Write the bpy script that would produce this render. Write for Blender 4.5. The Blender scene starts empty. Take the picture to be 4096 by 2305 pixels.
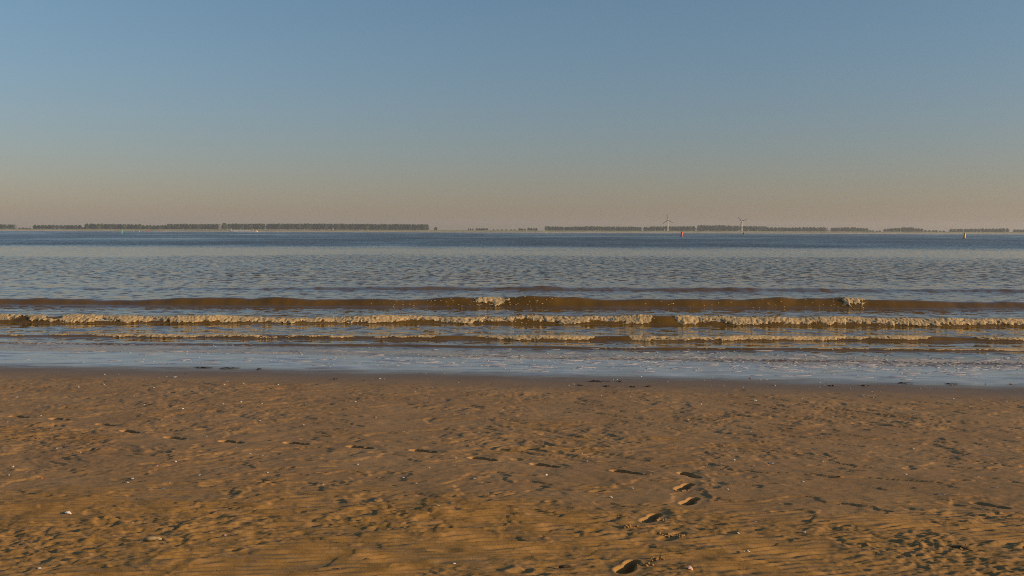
import bpy, bmesh, math, random
import numpy as np
np.seterr(over='ignore')
from mathutils import Matrix, Vector

random.seed(7)
rng = np.random.default_rng(11)
R = math.radians
SC = bpy.context.scene
C = SC.collection

# ------------------------------------------------------------------ camera
H = 2.95                       # lens height over the water
F = 4096 * 35.0 / 36.0         # focal length in photograph pixels
CX, CY, HORIZON = 2048.0, 1152.5, 928.0
PITCH = math.atan((CY - HORIZON) / F)
ROLL = R(0.19)
cam_data = bpy.data.cameras.new('camera')
cam_data.sensor_width = 36.0
cam_data.lens = 35.0
cam_data.clip_start = 0.1
cam_data.clip_end = 30000.0
cam = bpy.data.objects.new('camera', cam_data)
C.objects.link(cam)
CAM_ROT = (Matrix.Rotation(math.pi / 2 - PITCH, 3, 'X') @ Matrix.Rotation(ROLL, 3, 'Z'))
cam.matrix_world = Matrix.Translation((0, 0, H)) @ CAM_ROT.to_4x4()
SC.camera = cam

# ------------------------------------------------------------------ sky, sun, exposure
SUN_EL, SUN_AZ = R(11.5), R(103.0)      # azimuth clockwise from +Y
world = bpy.data.worlds.new('World')
SC.world = world
world.use_nodes = True
wn = world.node_tree
bg = wn.nodes['Background']
sky = wn.nodes.new('ShaderNodeTexSky')
sky.sky_type = 'NISHITA'
sky.sun_disc = False
sky.sun_elevation = SUN_EL
sky.sun_rotation = SUN_AZ
sky.air_density = 1.3
sky.dust_density = 0.5
sky.ozone_density = 4.0
tint = wn.nodes.new('ShaderNodeMix')
tint.data_type = 'RGBA'; tint.blend_type = 'MULTIPLY'
tint.inputs[0].default_value = 1.0
tint.inputs[7].default_value = (1.01, 0.98, 1.06, 1.0)
wn.links.new(sky.outputs[0], tint.inputs[6])
# the dusty air low over the sea is a little pinker than the clear sky above it
wtc = wn.nodes.new('ShaderNodeTexCoord'); wsp = wn.nodes.new('ShaderNodeSeparateXYZ')
wmr = wn.nodes.new('ShaderNodeMapRange'); dust = wn.nodes.new('ShaderNodeMix'); com = wn.nodes.new('ShaderNodeMix')
wmr.interpolation_type = 'SMOOTHSTEP'
wmr.inputs[1].default_value = 0.02; wmr.inputs[2].default_value = 0.24
dust.data_type = com.data_type = 'RGBA'; com.blend_type = 'MULTIPLY'; com.inputs[0].default_value = 1.0
dust.inputs[6].default_value = (1.0, 0.915, 1.02, 1); dust.inputs[7].default_value = (0.99, 1.05, 1.03, 1)
wn.links.new(wtc.outputs['Generated'], wsp.inputs[0]); wn.links.new(wsp.outputs[2], wmr.inputs[0])
wn.links.new(wmr.outputs[0], dust.inputs[0]); wn.links.new(dust.outputs[2], com.inputs[7])
wn.links.new(tint.outputs[2], com.inputs[6])
hsv = wn.nodes.new('ShaderNodeHueSaturation')
hsv.inputs['Saturation'].default_value = 0.94
wn.links.new(com.outputs[2], hsv.inputs['Color'])
wn.links.new(hsv.outputs[0], bg.inputs[0])
bg.inputs[1].default_value = 0.108

sun_data = bpy.data.lights.new('sun', 'SUN')
sun_data.energy = 5.0
sun_data.angle = R(0.5)
sun_data.color = (1.0, 0.74, 0.45)
sun = bpy.data.objects.new('sun', sun_data)
sd = Vector((math.sin(SUN_AZ) * math.cos(SUN_EL), math.cos(SUN_AZ) * math.cos(SUN_EL), math.sin(SUN_EL)))
sun.rotation_euler = sd.to_track_quat('Z', 'Y').to_euler()
sun.location = (30, -20, 30)
C.objects.link(sun)

vs = SC.view_settings
vs.view_transform = 'Standard'
vs.look = 'None'
vs.exposure = 0.0
vs.gamma = 1.0
vs.use_curve_mapping = False
SC.cycles.max_bounces = 6
SC.cycles.volume_bounces = 0
SC.cycles.use_denoising = False
SC.cycles.filter_width = 1.0

# ------------------------------------------------------------------ helpers
def ray(px, py):
    return CAM_ROT @ Vector(((px - CX) / F, -(py - CY) / F, -1.0))

def at(px, py, depth):
    """the point of the place seen at a measured position, `depth` metres out"""
    d = ray(px, py)
    k = depth / d.y
    return Vector((d.x * k, depth, H + d.z * k))

def on_level(px, py, z=0.0):
    d = ray(px, py)
    k = (z - H) / d.z
    return Vector((d.x * k, d.y * k, z))

def ss(a, b, x):
    t = np.clip((x - a) / (b - a), 0, 1)
    return t * t * (3 - 2 * t)

_ANG = np.arange(65536) * (2 * math.pi / 65536.0)
_COS, _SIN = np.cos(_ANG).astype(np.float32), np.sin(_ANG).astype(np.float32)
def perlin(x, y, seed=0):
    x = np.asarray(x, float); y = np.asarray(y, float)
    x, y = np.broadcast_arrays(x, y)
    fx = np.floor(x); fy = np.floor(y)
    xf = (x - fx).astype(np.float32); yf = (y - fy).astype(np.float32)
    xi = fx.astype(np.int64).astype(np.uint32); yi = fy.astype(np.int64).astype(np.uint32)
    kx, ky, ks = np.uint32(374761393), np.uint32(668265263), np.uint32((seed * 974634777) & 0xFFFFFFFF)
    hx0, hy0 = xi * kx + ks, yi * ky
    hx1, hy1 = hx0 + kx, hy0 + ky
    def g(h, dx, dy):
        h = (h ^ (h >> np.uint32(13))) * np.uint32(1274126177)
        h = (h ^ (h >> np.uint32(16))) & np.uint32(0xFFFF)
        return _COS[h] * dx + _SIN[h] * dy
    u = xf * xf * xf * (xf * (xf * 6 - 15) + 10)
    v = yf * yf * yf * (yf * (yf * 6 - 15) + 10)
    a = g(hx0 + hy0, xf, yf); b = g(hx1 + hy0, xf - 1, yf)
    c = g(hx0 + hy1, xf, yf - 1); d = g(hx1 + hy1, xf - 1, yf - 1)
    a += (b - a) * u
    c += (d - c) * u
    return (a + (c - a) * v) * 1.5

def fbm(x, y, octs=4, seed=0, gain=0.5):
    s = 0; a = 1.0; t = 0
    for k in range(octs):
        s = s + a * perlin(x * 2 ** k + 17.3 * k, y * 2 ** k - 9.1 * k, seed + k)
        t += a; a *= gain
    return s / t

def new_mesh(name, V, faces_flat, sizes, smooth=True):
    me = bpy.data.meshes.new(name)
    V = np.asarray(V, np.float32)
    me.vertices.add(len(V)); me.vertices.foreach_set('co', V.ravel())
    faces_flat = np.asarray(faces_flat, np.int32).ravel()
    sizes = np.asarray(sizes, np.int32)
    me.loops.add(len(faces_flat)); me.loops.foreach_set('vertex_index', faces_flat)
    me.polygons.add(len(sizes))
    st = np.concatenate([[0], np.cumsum(sizes)[:-1]]).astype(np.int32)
    me.polygons.foreach_set('loop_start', st)
    me.polygons.foreach_set('loop_total', sizes)
    if smooth:
        me.polygons.foreach_set('use_smooth', np.ones(len(sizes), bool))
    me.update(calc_edges=True)
    return me

def grid_mesh(name, X, Y, Z):
    r, c = X.shape
    V = np.stack([X, Y, Z], -1).reshape(-1, 3)
    i = np.arange(r * c).reshape(r, c)
    q = np.stack([i[:-1, :-1], i[:-1, 1:], i[1:, 1:], i[1:, :-1]], -1).reshape(-1, 4)
    return new_mesh(name, V, q, np.full(len(q), 4))

def link(name, me, mat=None, parent=None):
    o = bpy.data.objects.new(name, me)
    if mat is not None and me is not None and not me.materials:
        me.materials.append(mat)
    C.objects.link(o)
    if parent is not None:
        o.parent = parent
    return o

def tag(o, label, cat=None, group=None, kind=None):
    if label: o['label'] = label
    if cat: o['category'] = cat
    if group: o['group'] = group
    if kind: o['kind'] = kind
    return o

def empty(name, loc, rz=0.0):
    o = bpy.data.objects.new(name, None)
    o.empty_display_size = 0.2
    o.location = loc; o.rotation_euler = (0, 0, rz)
    C.objects.link(o)
    return o

def bm_obj(name, bm, mat, parent=None, smooth=False):
    me = bpy.data.meshes.new(name)
    bm.to_mesh(me); bm.free()
    if smooth:
        for p in me.polygons: p.use_smooth = True
    return link(name, me, mat, parent)

def bm_box(bm, x0, x1, y0, y1, z0, z1):
    v = [bm.verts.new(p) for p in ((x0,y0,z0),(x1,y0,z0),(x1,y1,z0),(x0,y1,z0),(x0,y0,z1),(x1,y0,z1),(x1,y1,z1),(x0,y1,z1))]
    for f in ((0,3,2,1),(4,5,6,7),(0,1,5,4),(1,2,6,5),(2,3,7,6),(3,0,4,7)):
        bm.faces.new([v[k] for k in f])
    return v

def bm_lathe(bm, prof, seg=14):
    rings = []
    for r, z in prof:
        rings.append([bm.verts.new((r * math.cos(2*math.pi*k/seg), r * math.sin(2*math.pi*k/seg), z)) for k in range(seg)])
    for a, b in zip(rings, rings[1:]):
        for k in range(seg):
            bm.faces.new((a[k], a[(k+1) % seg], b[(k+1) % seg], b[k]))
    bm.faces.new(list(reversed(rings[0]))); bm.faces.new(rings[-1])

def bm_tube(bm, pts, radii, seg=6):
    rings = []
    n = len(pts)
    for i, p in enumerate(pts):
        p = Vector(p)
        t = (Vector(pts[min(i+1, n-1)]) - Vector(pts[max(i-1, 0)])).normalized()
        a = t.cross(Vector((0.13, 0.21, 1.0))).normalized()
        b = t.cross(a)
        rings.append([bm.verts.new(p + (a * math.cos(2*math.pi*k/seg) + b * math.sin(2*math.pi*k/seg)) * radii[i]) for k in range(seg)])
    for a, b in zip(rings, rings[1:]):
        for k in range(seg):
            bm.faces.new((a[k], a[(k+1) % seg], b[(k+1) % seg], b[k]))
    bm.faces.new(list(reversed(rings[0]))); bm.faces.new(rings[-1])

# ------------------------------------------------------------------ materials
class NT:
    def __init__(self, name):
        self.m = bpy.data.materials.new(name)
        self.m.use_nodes = True
        self.t = self.m.node_tree
        self.b = self.t.nodes['Principled BSDF']
    def n(self, kind, **kw):
        o = self.t.nodes.new(kind)
        for k, v in kw.items(): setattr(o, k, v)
        return o
    def l(self, a, b): self.t.links.new(a, b)
    def math(self, op, a, b=None, clamp=False):
        o = self.n('ShaderNodeMath', operation=op, use_clamp=clamp)
        for i, v in enumerate((a, b)):
            if v is None: continue
            if isinstance(v, (int, float)): o.inputs[i].default_value = v
            else: self.l(v, o.inputs[i])
        return o.outputs[0]
    def vmath(self, op, a, b=None):
        o = self.n('ShaderNodeVectorMath', operation=op)
        for i, v in enumerate((a, b)):
            if v is None: continue
            if isinstance(v, (tuple, list)): o.inputs[i].default_value = v
            else: self.l(v, o.inputs[i])
        return o.outputs[0]
    def mix(self, f, a, b, mode='MIX'):
        o = self.n('ShaderNodeMix', data_type='RGBA', blend_type=mode)
        for i, v in ((0, f), (6, a), (7, b)):
            if isinstance(v, (int, float)): o.inputs[i].default_value = v
            elif isinstance(v, (tuple, list)): o.inputs[i].default_value = (*v, 1.0)[:4]
            else: self.l(v, o.inputs[i])
        return o.outputs[2]
    def rng(self, v, a, b, c=0.0, d=1.0):
        o = self.n('ShaderNodeMapRange')
        self.l(v, o.inputs[0])
        for i, q in enumerate((a, b, c, d)): o.inputs[i+1].default_value = q
        return o.outputs[0]
    def noise(self, vec, scale, detail=4.0, rough=0.5, out=0):
        o = self.n('ShaderNodeTexNoise')
        self.l(vec, o.inputs['Vector'])
        o.inputs['Scale'].default_value = scale
        o.inputs['Detail'].default_value = detail
        o.inputs['Roughness'].default_value = rough
        return o.outputs[out]
    def attr(self, name):
        return self.n('ShaderNodeAttribute', attribute_name=name).outputs['Fac']

def simple(name, col, rough=0.6, var=0.15, scale=3.0, spec=0.3, rand=0.0, bump=0.0):
    q = NT(name)
    co = q.n('ShaderNodeTexCoord').outputs['Object']
    nz = q.noise(co, scale, 5.0, 0.6)
    lo = tuple(c * (1 - var) for c in col); hi = tuple(min(1, c * (1 + var)) for c in col)
    c = q.mix(q.rng(nz, 0.3, 0.7), lo, hi)
    if rand:
        oi = q.n('ShaderNodeObjectInfo').outputs['Random']
        v = q.rng(oi, 0, 1, 1 - rand, 1 + rand)
        cc = q.n('ShaderNodeCombineColor')
        for i in range(3): q.l(v, cc.inputs[i])
        c = q.mix(1.0, c, cc.outputs[0], 'MULTIPLY')
    q.l(c, q.b.inputs['Base Color'])
    q.b.inputs['Roughness'].default_value = rough
    q.b.inputs['Specular IOR Level'].default_value = spec
    if bump:
        bp = q.n('ShaderNodeBump'); bp.inputs['Strength'].default_value = 0.6; bp.inputs['Distance'].default_value = bump
        q.l(nz, bp.inputs['Height']); q.l(bp.outputs[0], q.b.inputs['Normal'])
    return q.m

# sand: damp brown quartz sand, ochre where the ripple troughs hold fine silt, glossy where the swash has just drained
def sand_material():
    q = NT('beach_sand')
    pos = q.n('ShaderNodeNewGeometry').outputs['Position']
    film = q.attr('film'); damp = q.attr('damp'); ochre = q.attr('ochre')
    n_big = q.noise(pos, 0.9, 5.0, 0.55)
    n_mid = q.noise(pos, 7.0, 5.0, 0.6)
    n_fine = q.noise(pos, 260.0, 3.0, 0.7)
    n_grain = q.noise(pos, 70.0, 4.0, 0.75)
    col = q.mix(q.rng(n_big, 0.3, 0.7), SAND_A, SAND_B)
    col = q.mix(q.math('MULTIPLY', ochre, q.rng(n_mid, 0.25, 0.6), True), col, SAND_OCHRE)
    g = q.rng(n_grain, 0.25, 0.75, 0.86, 1.14)
    g2 = q.rng(n_fine, 0.2, 0.8, 0.88, 1.12)
    gg = q.math('MULTIPLY', g, g2)
    cc = q.n('ShaderNodeCombineColor')
    for i in range(3): q.l(gg, cc.inputs[i])
    col = q.mix(1.0, col, cc.outputs[0], 'MULTIPLY')
    col = q.mix(q.math('MULTIPLY', damp, 0.8), col, SAND_WET)
    sheen_mottle = q.rng(q.noise(q.vmath('MULTIPLY', pos, (0.45, 1.3, 1)), 2.4, 7, 0.68), 0.40, 0.62)
    sheen_mix = q.math('MULTIPLY', q.attr('painted_sheen'), sheen_mottle, True)
    col = q.mix(sheen_mix, col, (0.62, 0.61, 0.57))  # sky reflection on the film, painted as pale base colour
    q.l(col, q.b.inputs['Base Color'])
    q.l(q.rng(damp, 0, 1, 0.75, 0.5), q.b.inputs['Roughness'])
    q.b.inputs['Specular IOR Level'].default_value = 0.25
    q.l(q.math('MULTIPLY', film, q.rng(sheen_mix, 0, 1, 1.0, 0.6)), q.b.inputs['Coat Weight'])
    q.b.inputs['Coat IOR'].default_value = 1.33
    q.l(q.rng(q.noise(q.vmath('MULTIPLY', pos, (0.8, 2.0, 1)), 1.2, 4, 0.6), 0.35, 0.7, 0.03, 0.16), q.b.inputs['Coat Roughness'])
    bp = q.n('ShaderNodeBump')
    bp.inputs['Distance'].default_value = 0.004
    q.l(q.rng(film, 0, 1, 0.5, 0.03), bp.inputs['Strength'])
    q.l(q.math('ADD', q.math('MULTIPLY', n_grain, 1.0), q.math('MULTIPLY', n_fine, 0.35)), bp.inputs['Height'])
    q.l(bp.outputs[0], q.b.inputs['Normal'])
    # ripplets in the draining film
    f = q.vmath('SUBTRACT', q.noise(q.vmath('MULTIPLY', pos, (0.6, 1.3, 1)), 3.2, 6, 0.62, 1), (0.5, 0.5, 0.5))
    f = q.vmath('MULTIPLY', f, (0.08, 0.14, 0.0))
    fd = q.n('ShaderNodeCombineXYZ')
    q.l(q.rng(q.noise(q.vmath('MULTIPLY', pos, (0.40, 1.1, 1)), 2.2, 5, 0.6), 0.55, 0.70, 0.0, -0.20), fd.inputs[1])
    f = q.vmath('ADD', f, fd.outputs[0])
    nn = q.vmath('NORMALIZE', q.vmath('ADD', q.n('ShaderNodeNewGeometry').outputs['Normal'], f))
    q.l(nn, q.b.inputs['Coat Normal'])
    return q.m

SAND_A = (0.345, 0.185, 0.064)
SAND_B = (0.425, 0.238, 0.088)
SAND_OCHRE = (0.330, 0.176, 0.044)
SAND_WET = (0.165, 0.115, 0.070)

def water_material():
    q = NT('silty_water')
    geo = q.n('ShaderNodeNewGeometry')
    pos, nrm = geo.outputs['Position'], geo.outputs['Normal']
    chop = q.attr('chop'); foam = q.attr('froth_sheen')
    body = q.mix(q.rng(q.noise(pos, 0.6, 4, 0.5), 0.3, 0.7), (0.130, 0.068, 0.010), (0.185, 0.100, 0.018))
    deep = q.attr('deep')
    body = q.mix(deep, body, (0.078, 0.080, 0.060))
    fn = q.noise(q.vmath('MULTIPLY', pos, (1, 1.6, 1)), 9.0, 5, 0.7)
    fm = q.rng(q.math('ADD', fn, foam), 0.96, 1.12)
    col = q.mix(fm, body, (0.62, 0.53, 0.42))  # one pale colour for real foam and for painted sky sheen
    q.l(col, q.b.inputs['Base Color'])
    q.b.inputs['IOR'].default_value = 1.33
    q.b.inputs['Specular IOR Level'].default_value = 0.5
    q.l(q.rng(fm, 0, 1, 0.04, 0.7), q.b.inputs['Roughness'])
    # wavelet slopes: many octaves of short-crested wind ripples, steeper on their shoreward side
    a = q.vmath('SUBTRACT', q.noise(q.vmath('MULTIPLY', pos, (0.62, 1.0, 0.0)), 1.7, 8.0, 0.60, 1), (0.5, 0.5, 0.5))
    d1 = q.rng(q.noise(q.vmath('MULTIPLY', pos, (0.85, 1.0, 0.0)), 2.3, 4.0, 0.55), 0.53, 0.67)
    d2 = q.rng(q.noise(q.vmath('MULTIPLY', pos, (1.25, 0.70, 0.0)), 1.25, 6.0, 0.62), 0.52, 0.66)
    dash = q.n('ShaderNodeCombineXYZ')
    q.l(q.math('MULTIPLY', q.math('ADD', d1, d2), -1.0), dash.inputs[1])
    s = q.vmath('ADD', q.vmath('MULTIPLY', a, (1.0, 1.5, 0.0)), dash.outputs[0])
    lean = q.n('ShaderNodeCombineXYZ'); q.l(q.math('MULTIPLY', q.attr('lean'), -1.0), lean.inputs[1])
    s = q.vmath('ADD', s, lean.outputs[0])
    sc = q.n('ShaderNodeVectorMath', operation='SCALE')
    q.l(s, sc.inputs[0]); q.l(chop, sc.inputs['Scale'])
    nn = q.vmath('NORMALIZE', q.vmath('ADD', nrm, sc.outputs[0]))
    q.l(nn, q.b.inputs['Normal'])
    return q.m

M_SAND = sand_material()
M_WATER = water_material()
M_FOAM = simple('sea_foam', (0.57, 0.40, 0.205), 0.95, 0.30, 14.0, 0.05)
M_FLAKE = simple('foam_film', (0.56, 0.50, 0.46), 0.8, 0.15, 25.0, 0.2)
M_CLOD = simple('sand_lumps', (0.36, 0.20, 0.07), 0.85, 0.2, 60.0, 0.2, bump=0.004)

# ------------------------------------------------------------------ beach (one sheet, dunes behind the camera to the sea bed)
SH0, SHK = 19.75, -0.112          # where the swash has drained to: y = SH0 + SHK * x
def shore_y(x):
    return SH0 + SHK * x + 0.35 * perlin(x * 0.17, 0.3, 90) + 0.12 * perlin(x * 0.8, 3.1, 91)

def fan(rows, half, ncol, extra):
    """a sheet whose columns spread with distance so that its detail stays even, plus wide coarse margins"""
    u = np.linspace(-1, 1, ncol)
    ex = np.array(extra, float)
    X = u[None, :] * half[:, None]
    L = -half[:, None] - ex[::-1][None, :]
    Rr = half[:, None] + ex[None, :]
    X = np.concatenate([L, X, Rr], 1)
    Y = np.repeat(rows[:, None], X.shape[1], 1)
    return X, Y

def depth_rows(y0, y1, h, step_px):
    """rows spaced evenly in viewing angle between two distances"""
    t0, t1 = F * h / y0, F * h / y1
    t = np.arange(t0, t1, -step_px)
    return F * h / t

sand_rows = np.concatenate([[-300, -120, -50, -20, -6, 0, 3, 5, 5.8], depth_rows(6.2, 24.5, 2.45, 1.6), [25, 26, 28, 32, 45, 80, 200, 800, 4600.0]])
sand_rows = np.unique(sand_rows)
half = np.maximum(0.60 * sand_rows + 2.2, 5.8)
half = np.minimum(half, 22.0)
SX, SY = fan(sand_rows, half, 1060, [1, 4, 12, 40, 150, 600, 3000])

def beach_base(x, y):
    s = shore_y(x) - y
    z = np.where(s < -3.2, (s + 3.2) * 0.022, np.where(s < 0, (s + 3.2) * 0.012, 0.0384 + 0.012 * s + 0.033 * (np.sqrt(s * s + 1.2) - 1.095)))
    z = np.where(s > 26, 0.0384 + 1.17 + (np.minimum(s, 80) - 26) * 0.02, z)
    return np.maximum(z, -3.0), s

SZ, SS = beach_base(SX, SY)
near = ((SY > 5) & (SY < 26) & (np.abs(SX) < 24)).astype(float)
dry = ss(0.1, 2.6, SS)
# long low swells of the beach and the scoured, scalloped crust of the middle strip
ang = np.where(SX < 0, 1.0, -1.0) * ss(0, 3.0, np.abs(SX))
wx = SX + 0.55 * fbm(SX * 0.5, SY * 0.5, 3, 5)
wy = SY + 0.55 * fbm(SX * 0.5, SY * 0.5, 3, 25) - 0.35 * ang * SX * 0.35
SZ += near * 0.016 * dry * fbm(SX * 0.35, SY * 0.6, 4, 40)
n1 = fbm(wx * 0.8, wy * 1.5, 5, 51, 0.55)
n2 = fbm(wx * 1.7 + 5, wy * 3.0, 4, 61, 0.55)
rough_patch = 0.25 + 0.75 * ss(-0.15, 0.35, fbm(SX * 0.3 + 9, SY * 0.45, 3, 77))
scal = 0.010 * ss(-0.012, 0.022, n1) + 0.008 * rough_patch * ss(-0.012, 0.022, n2 - 0.08) + 0.004 * rough_patch * fbm(SX * 4, SY * 6.5, 3, 71)
mid = dry * ss(6.0, 9.0, SY)
tex = 1.15 * fbm(SX * 6.0 + 0.8 * n1, SY * 8.0, 4, 75, 0.6)
scal = scal + (0.0030 + 0.0045 * rough_patch) * tex + 0.006 * rough_patch * ss(0.02, 0.12, fbm(wx * 4.0, wy * 7.0, 3, 78, 0.6))
scal = scal + 0.021 * fbm(wx * 1.9 + 2, wy * 2.9, 3, 79, 0.55) * (0.5 + 0.5 * rough_patch)
SZ += near * scal * (0.35 + 0.65 * mid) * dry
# wave ripples of the lower strip, with torn and combed patches
patch = fbm(SX * 0.38 + 3, SY * 0.55, 4, 81)
rip_zone = ss(9.5, 8.2, SY + 1.7 * patch + 0.04 * SX)
islands = ss(0.16, 0.34, patch) * ss(16.5, 12.5, SY) * ss(2.0, 4, SS)
rip = np.clip(rip_zone + 0.8 * islands, 0, 1)
torn = ss(-0.08, 0.20, fbm(SX * 0.42 - 7, SY * 0.7 + 2, 4, 101))
lam = 0.088 + 0.012 * perlin(SX * 0.3, SY * 0.4, 111)
ph = (SY - 0.07 * SX - 0.15 * (0.5 * (SX - 1.2) + 0.5 * np.sqrt((SX - 1.2) ** 2 + 1.5))) / 0.096 + 0.9 * fbm(SX * 0.9, SY * 1.4, 3, 121) + 0.55 * perlin(SX * 2.6, SY * 5.0, 131)
w = ph - np.floor(ph)
prof = np.where(w < 0.38, w / 0.38, (1 - w) / 0.62)
prof = prof * prof * (3 - 2 * prof)
crest_mod = 0.30 + 0.70 * ss(-0.3, 0.30, fbm(SX * 1.6, SY * 3, 3, 141))
SZ += near * rip * (1 - 0.6 * torn) * 0.026 * crest_mod * (prof - 0.5)
lump = 1 - np.abs(fbm(wx * 4.2, SY * 7.5 - 0.6 * wx, 4, 151, 0.5)) * 2.4
SZ += near * rip * torn * 0.016 * (np.clip(lump, -0.2, 1) - 0.6)
ochre = np.clip(rip * 0.75 + 0.25 * ss(12.5, 7.5, SY), 0, 1) * near

IY = lambda y: int(np.searchsorted(sand_rows, y))
def window(cx, cy, r):
    a, b = max(IY(cy - r) - 1, 0), min(IY(cy + r) + 1, len(sand_rows))
    xs = SX[(a + b) // 2]
    c, d = max(int(np.searchsorted(xs, cx - r * 1.6)) - 2, 0), min(int(np.searchsorted(xs, cx + r * 1.6)) + 2, SX.shape[1])
    return slice(a, b), slice(c, d)

def sand_point(px, py):
    z = 0.3
    for _ in range(6):
        p = on_level(px, py, z)
        z = float(beach_base(np.array(p.x), np.array(p.y))[0])
    return on_level(px, py, z)

# small scoured pits and tear marks
for k in range(380):
    cy = 6.5 + 12.5 * rng.random() ** 0.9
    cx = (rng.random() * 2 - 1) * (0.56 * cy + 1.0)
    if shore_y(np.array(cx)) - cy < 1.2: continue
    r = rng.uniform(0.012, 0.035) * (1 + 0.04 * cy); dep = rng.uniform(0.004, 0.017)
    ri, ci = window(cx, cy, r * 3)
    dx, dy = SX[ri, ci] - cx, SY[ri, ci] - cy
    t = rng.uniform(-0.5, 0.5)
    ex = (dx * math.cos(t) + dy * math.sin(t)) / (r * rng.uniform(1.2, 2.6)); ey = (-dx * math.sin(t) + dy * math.cos(t)) / r
    e = ex * ex + ey * ey
    SZ[ri, ci] += -dep * np.exp(-e ** 1.5) + dep * 0.35 * np.exp(-((np.sqrt(e) - 1.5) / 0.4) ** 2)

# footprints: (x, y, heading, depth, bare forefoot+heel) measured in the photograph
PRINTS = [(75,1668,6,.022),(238,1678,6,.042),(422,1700,8,.024),(520,1728,10,.044),(700,1754,8,.044),(925,1769,6,.044),(1185,1775,5,.042),
          (1440,1791,6,.040),(1693,1806,6,.042),(1931,1837,7,.042),(2180,1863,8,.036),(2504,1890,8,.042),(2758,1902,25,.045),
          (2738,1948,-28,.040),(2760,2006,-32,.045),(2605,2073,-35,.036),(2690,2145,-20,.010),(2512,2268,-55,.062),
          (3960,2022,10,.012)]
PRINT_AT = []
for px, py, hd, dep in PRINTS:
    dep *= 1.75 if py < 1900 else 1.15
    c = sand_point(px, py)
    PRINT_AT.append(c)
    # the direction along the ground of a heading measured on the picture
    c2 = sand_point(px + 60 * math.cos(R(hd)), py + 60 * math.sin(R(hd)))
    t = (c2 - c); th = math.atan2(t.y, t.x)
    th = max(-1.15, min(1.15, th))
    ri, ci = window(c.x, c.y, 0.50)
    dx, dy = SX[ri, ci] - c.x, SY[ri, ci] - c.y
    jag = 0.10 * fbm(SX[ri, ci] * 14, SY[ri, ci] * 14, 3, 170)
    lx = dx * math.cos(th) + dy * math.sin(th); ly = -dx * math.sin(th) + dy * math.cos(th)
    lx, ly = lx / 1.12, ly / 1.12
    fore = np.sqrt(((lx + 0.065) / 0.092) ** 2 + (ly / 0.056) ** 2)
    heel = np.sqrt(((lx - 0.085) / 0.070) ** 2 + (ly / 0.045) ** 2)
    wst = np.sqrt(((lx - 0.01) / 0.10) ** 2 + (ly / 0.036) ** 2)
    e = np.minimum(np.minimum(fore, heel), wst) * (1 + jag)
    cut = ss(1.06, 0.90, e)
    deeper = 1.0 + 0.35 * (ss(1.0, 0.2, fore) + 0.5 * ss(1.0, 0.2, heel)) - 0.25 * ss(1, 0.3, wst)
    keep = 1 - np.clip(0.95 * ss(3.4, 1.0, e), 0, 1)
    zb = beach_base(SX[ri, ci], SY[ri, ci])[0]
    SZ[ri, ci] = zb + (SZ[ri, ci] - zb) * keep - dep * cut * deeper * 1.15 + dep * 0.07 * np.exp(-((e - 1.32) / 0.22) ** 2)

# film of water left by the swash, damp strip above it
streak = fbm(SX * 0.35, SY * 1.6, 4, 201) + 0.5 * fbm(SX * 1.6, SY * 5, 3, 211)
film = ss(0.35, -1.05, SS + 0.55 * streak)
film *= 1 - 0.25 * ss(0.15, 0.5, fbm(SX * 1.1, SY * 2.6, 4, 221)) * ss(-3.2, -1.0, SS)
damp = np.clip(ss(2.6, -0.3, SS + 0.5 * streak), 0, 1)
SZ += near * (1 - dry) * 0.0022 * fbm(SX * 1.2, SY * 3.2, 4, 231) * ss(-6, -1, SS)
me = grid_mesh('beach', SX, SY, SZ)
painted_sheen = 0.85 * ss(-0.3, -1.1, SS + 0.5 * streak)  # mask of the painted sky reflection, mostly sheen with little real foam
for nm, arr in (('film', film), ('damp', damp), ('ochre', ochre), ('painted_sheen', painted_sheen)):
    a = me.attributes.new(nm, 'FLOAT', 'POINT'); a.data.foreach_set('value', arr.astype(np.float32).ravel())
beach = link('beach', me, M_SAND)
tag(beach, 'brown rippled sand beach with two trails of footprints', kind='structure')

def sand_z(x, y):
    i = min(max(IY(y), 1), len(sand_rows) - 1)
    z = []
    for k in (i - 1, i):
        z.append(float(np.interp(x, SX[k], SZ[k])))
    t = (y - sand_rows[i-1]) / (sand_rows[i] - sand_rows[i-1])
    return z[0] * (1 - t) + z[1] * t

# ------------------------------------------------------------------ sea
water_rows = np.unique(np.concatenate([depth_rows(20.5, 4400.0, H, 1.05), [4400.0]]))
w_half = np.minimum(0.60 * water_rows + 3.0, 3500)
WX, WY = fan(water_rows, w_half, 860, [2, 8, 30, 150, 800, 4000])
WZ = np.zeros_like(WX)

def X_at(px, d): return (px - CX) / F * d
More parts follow.
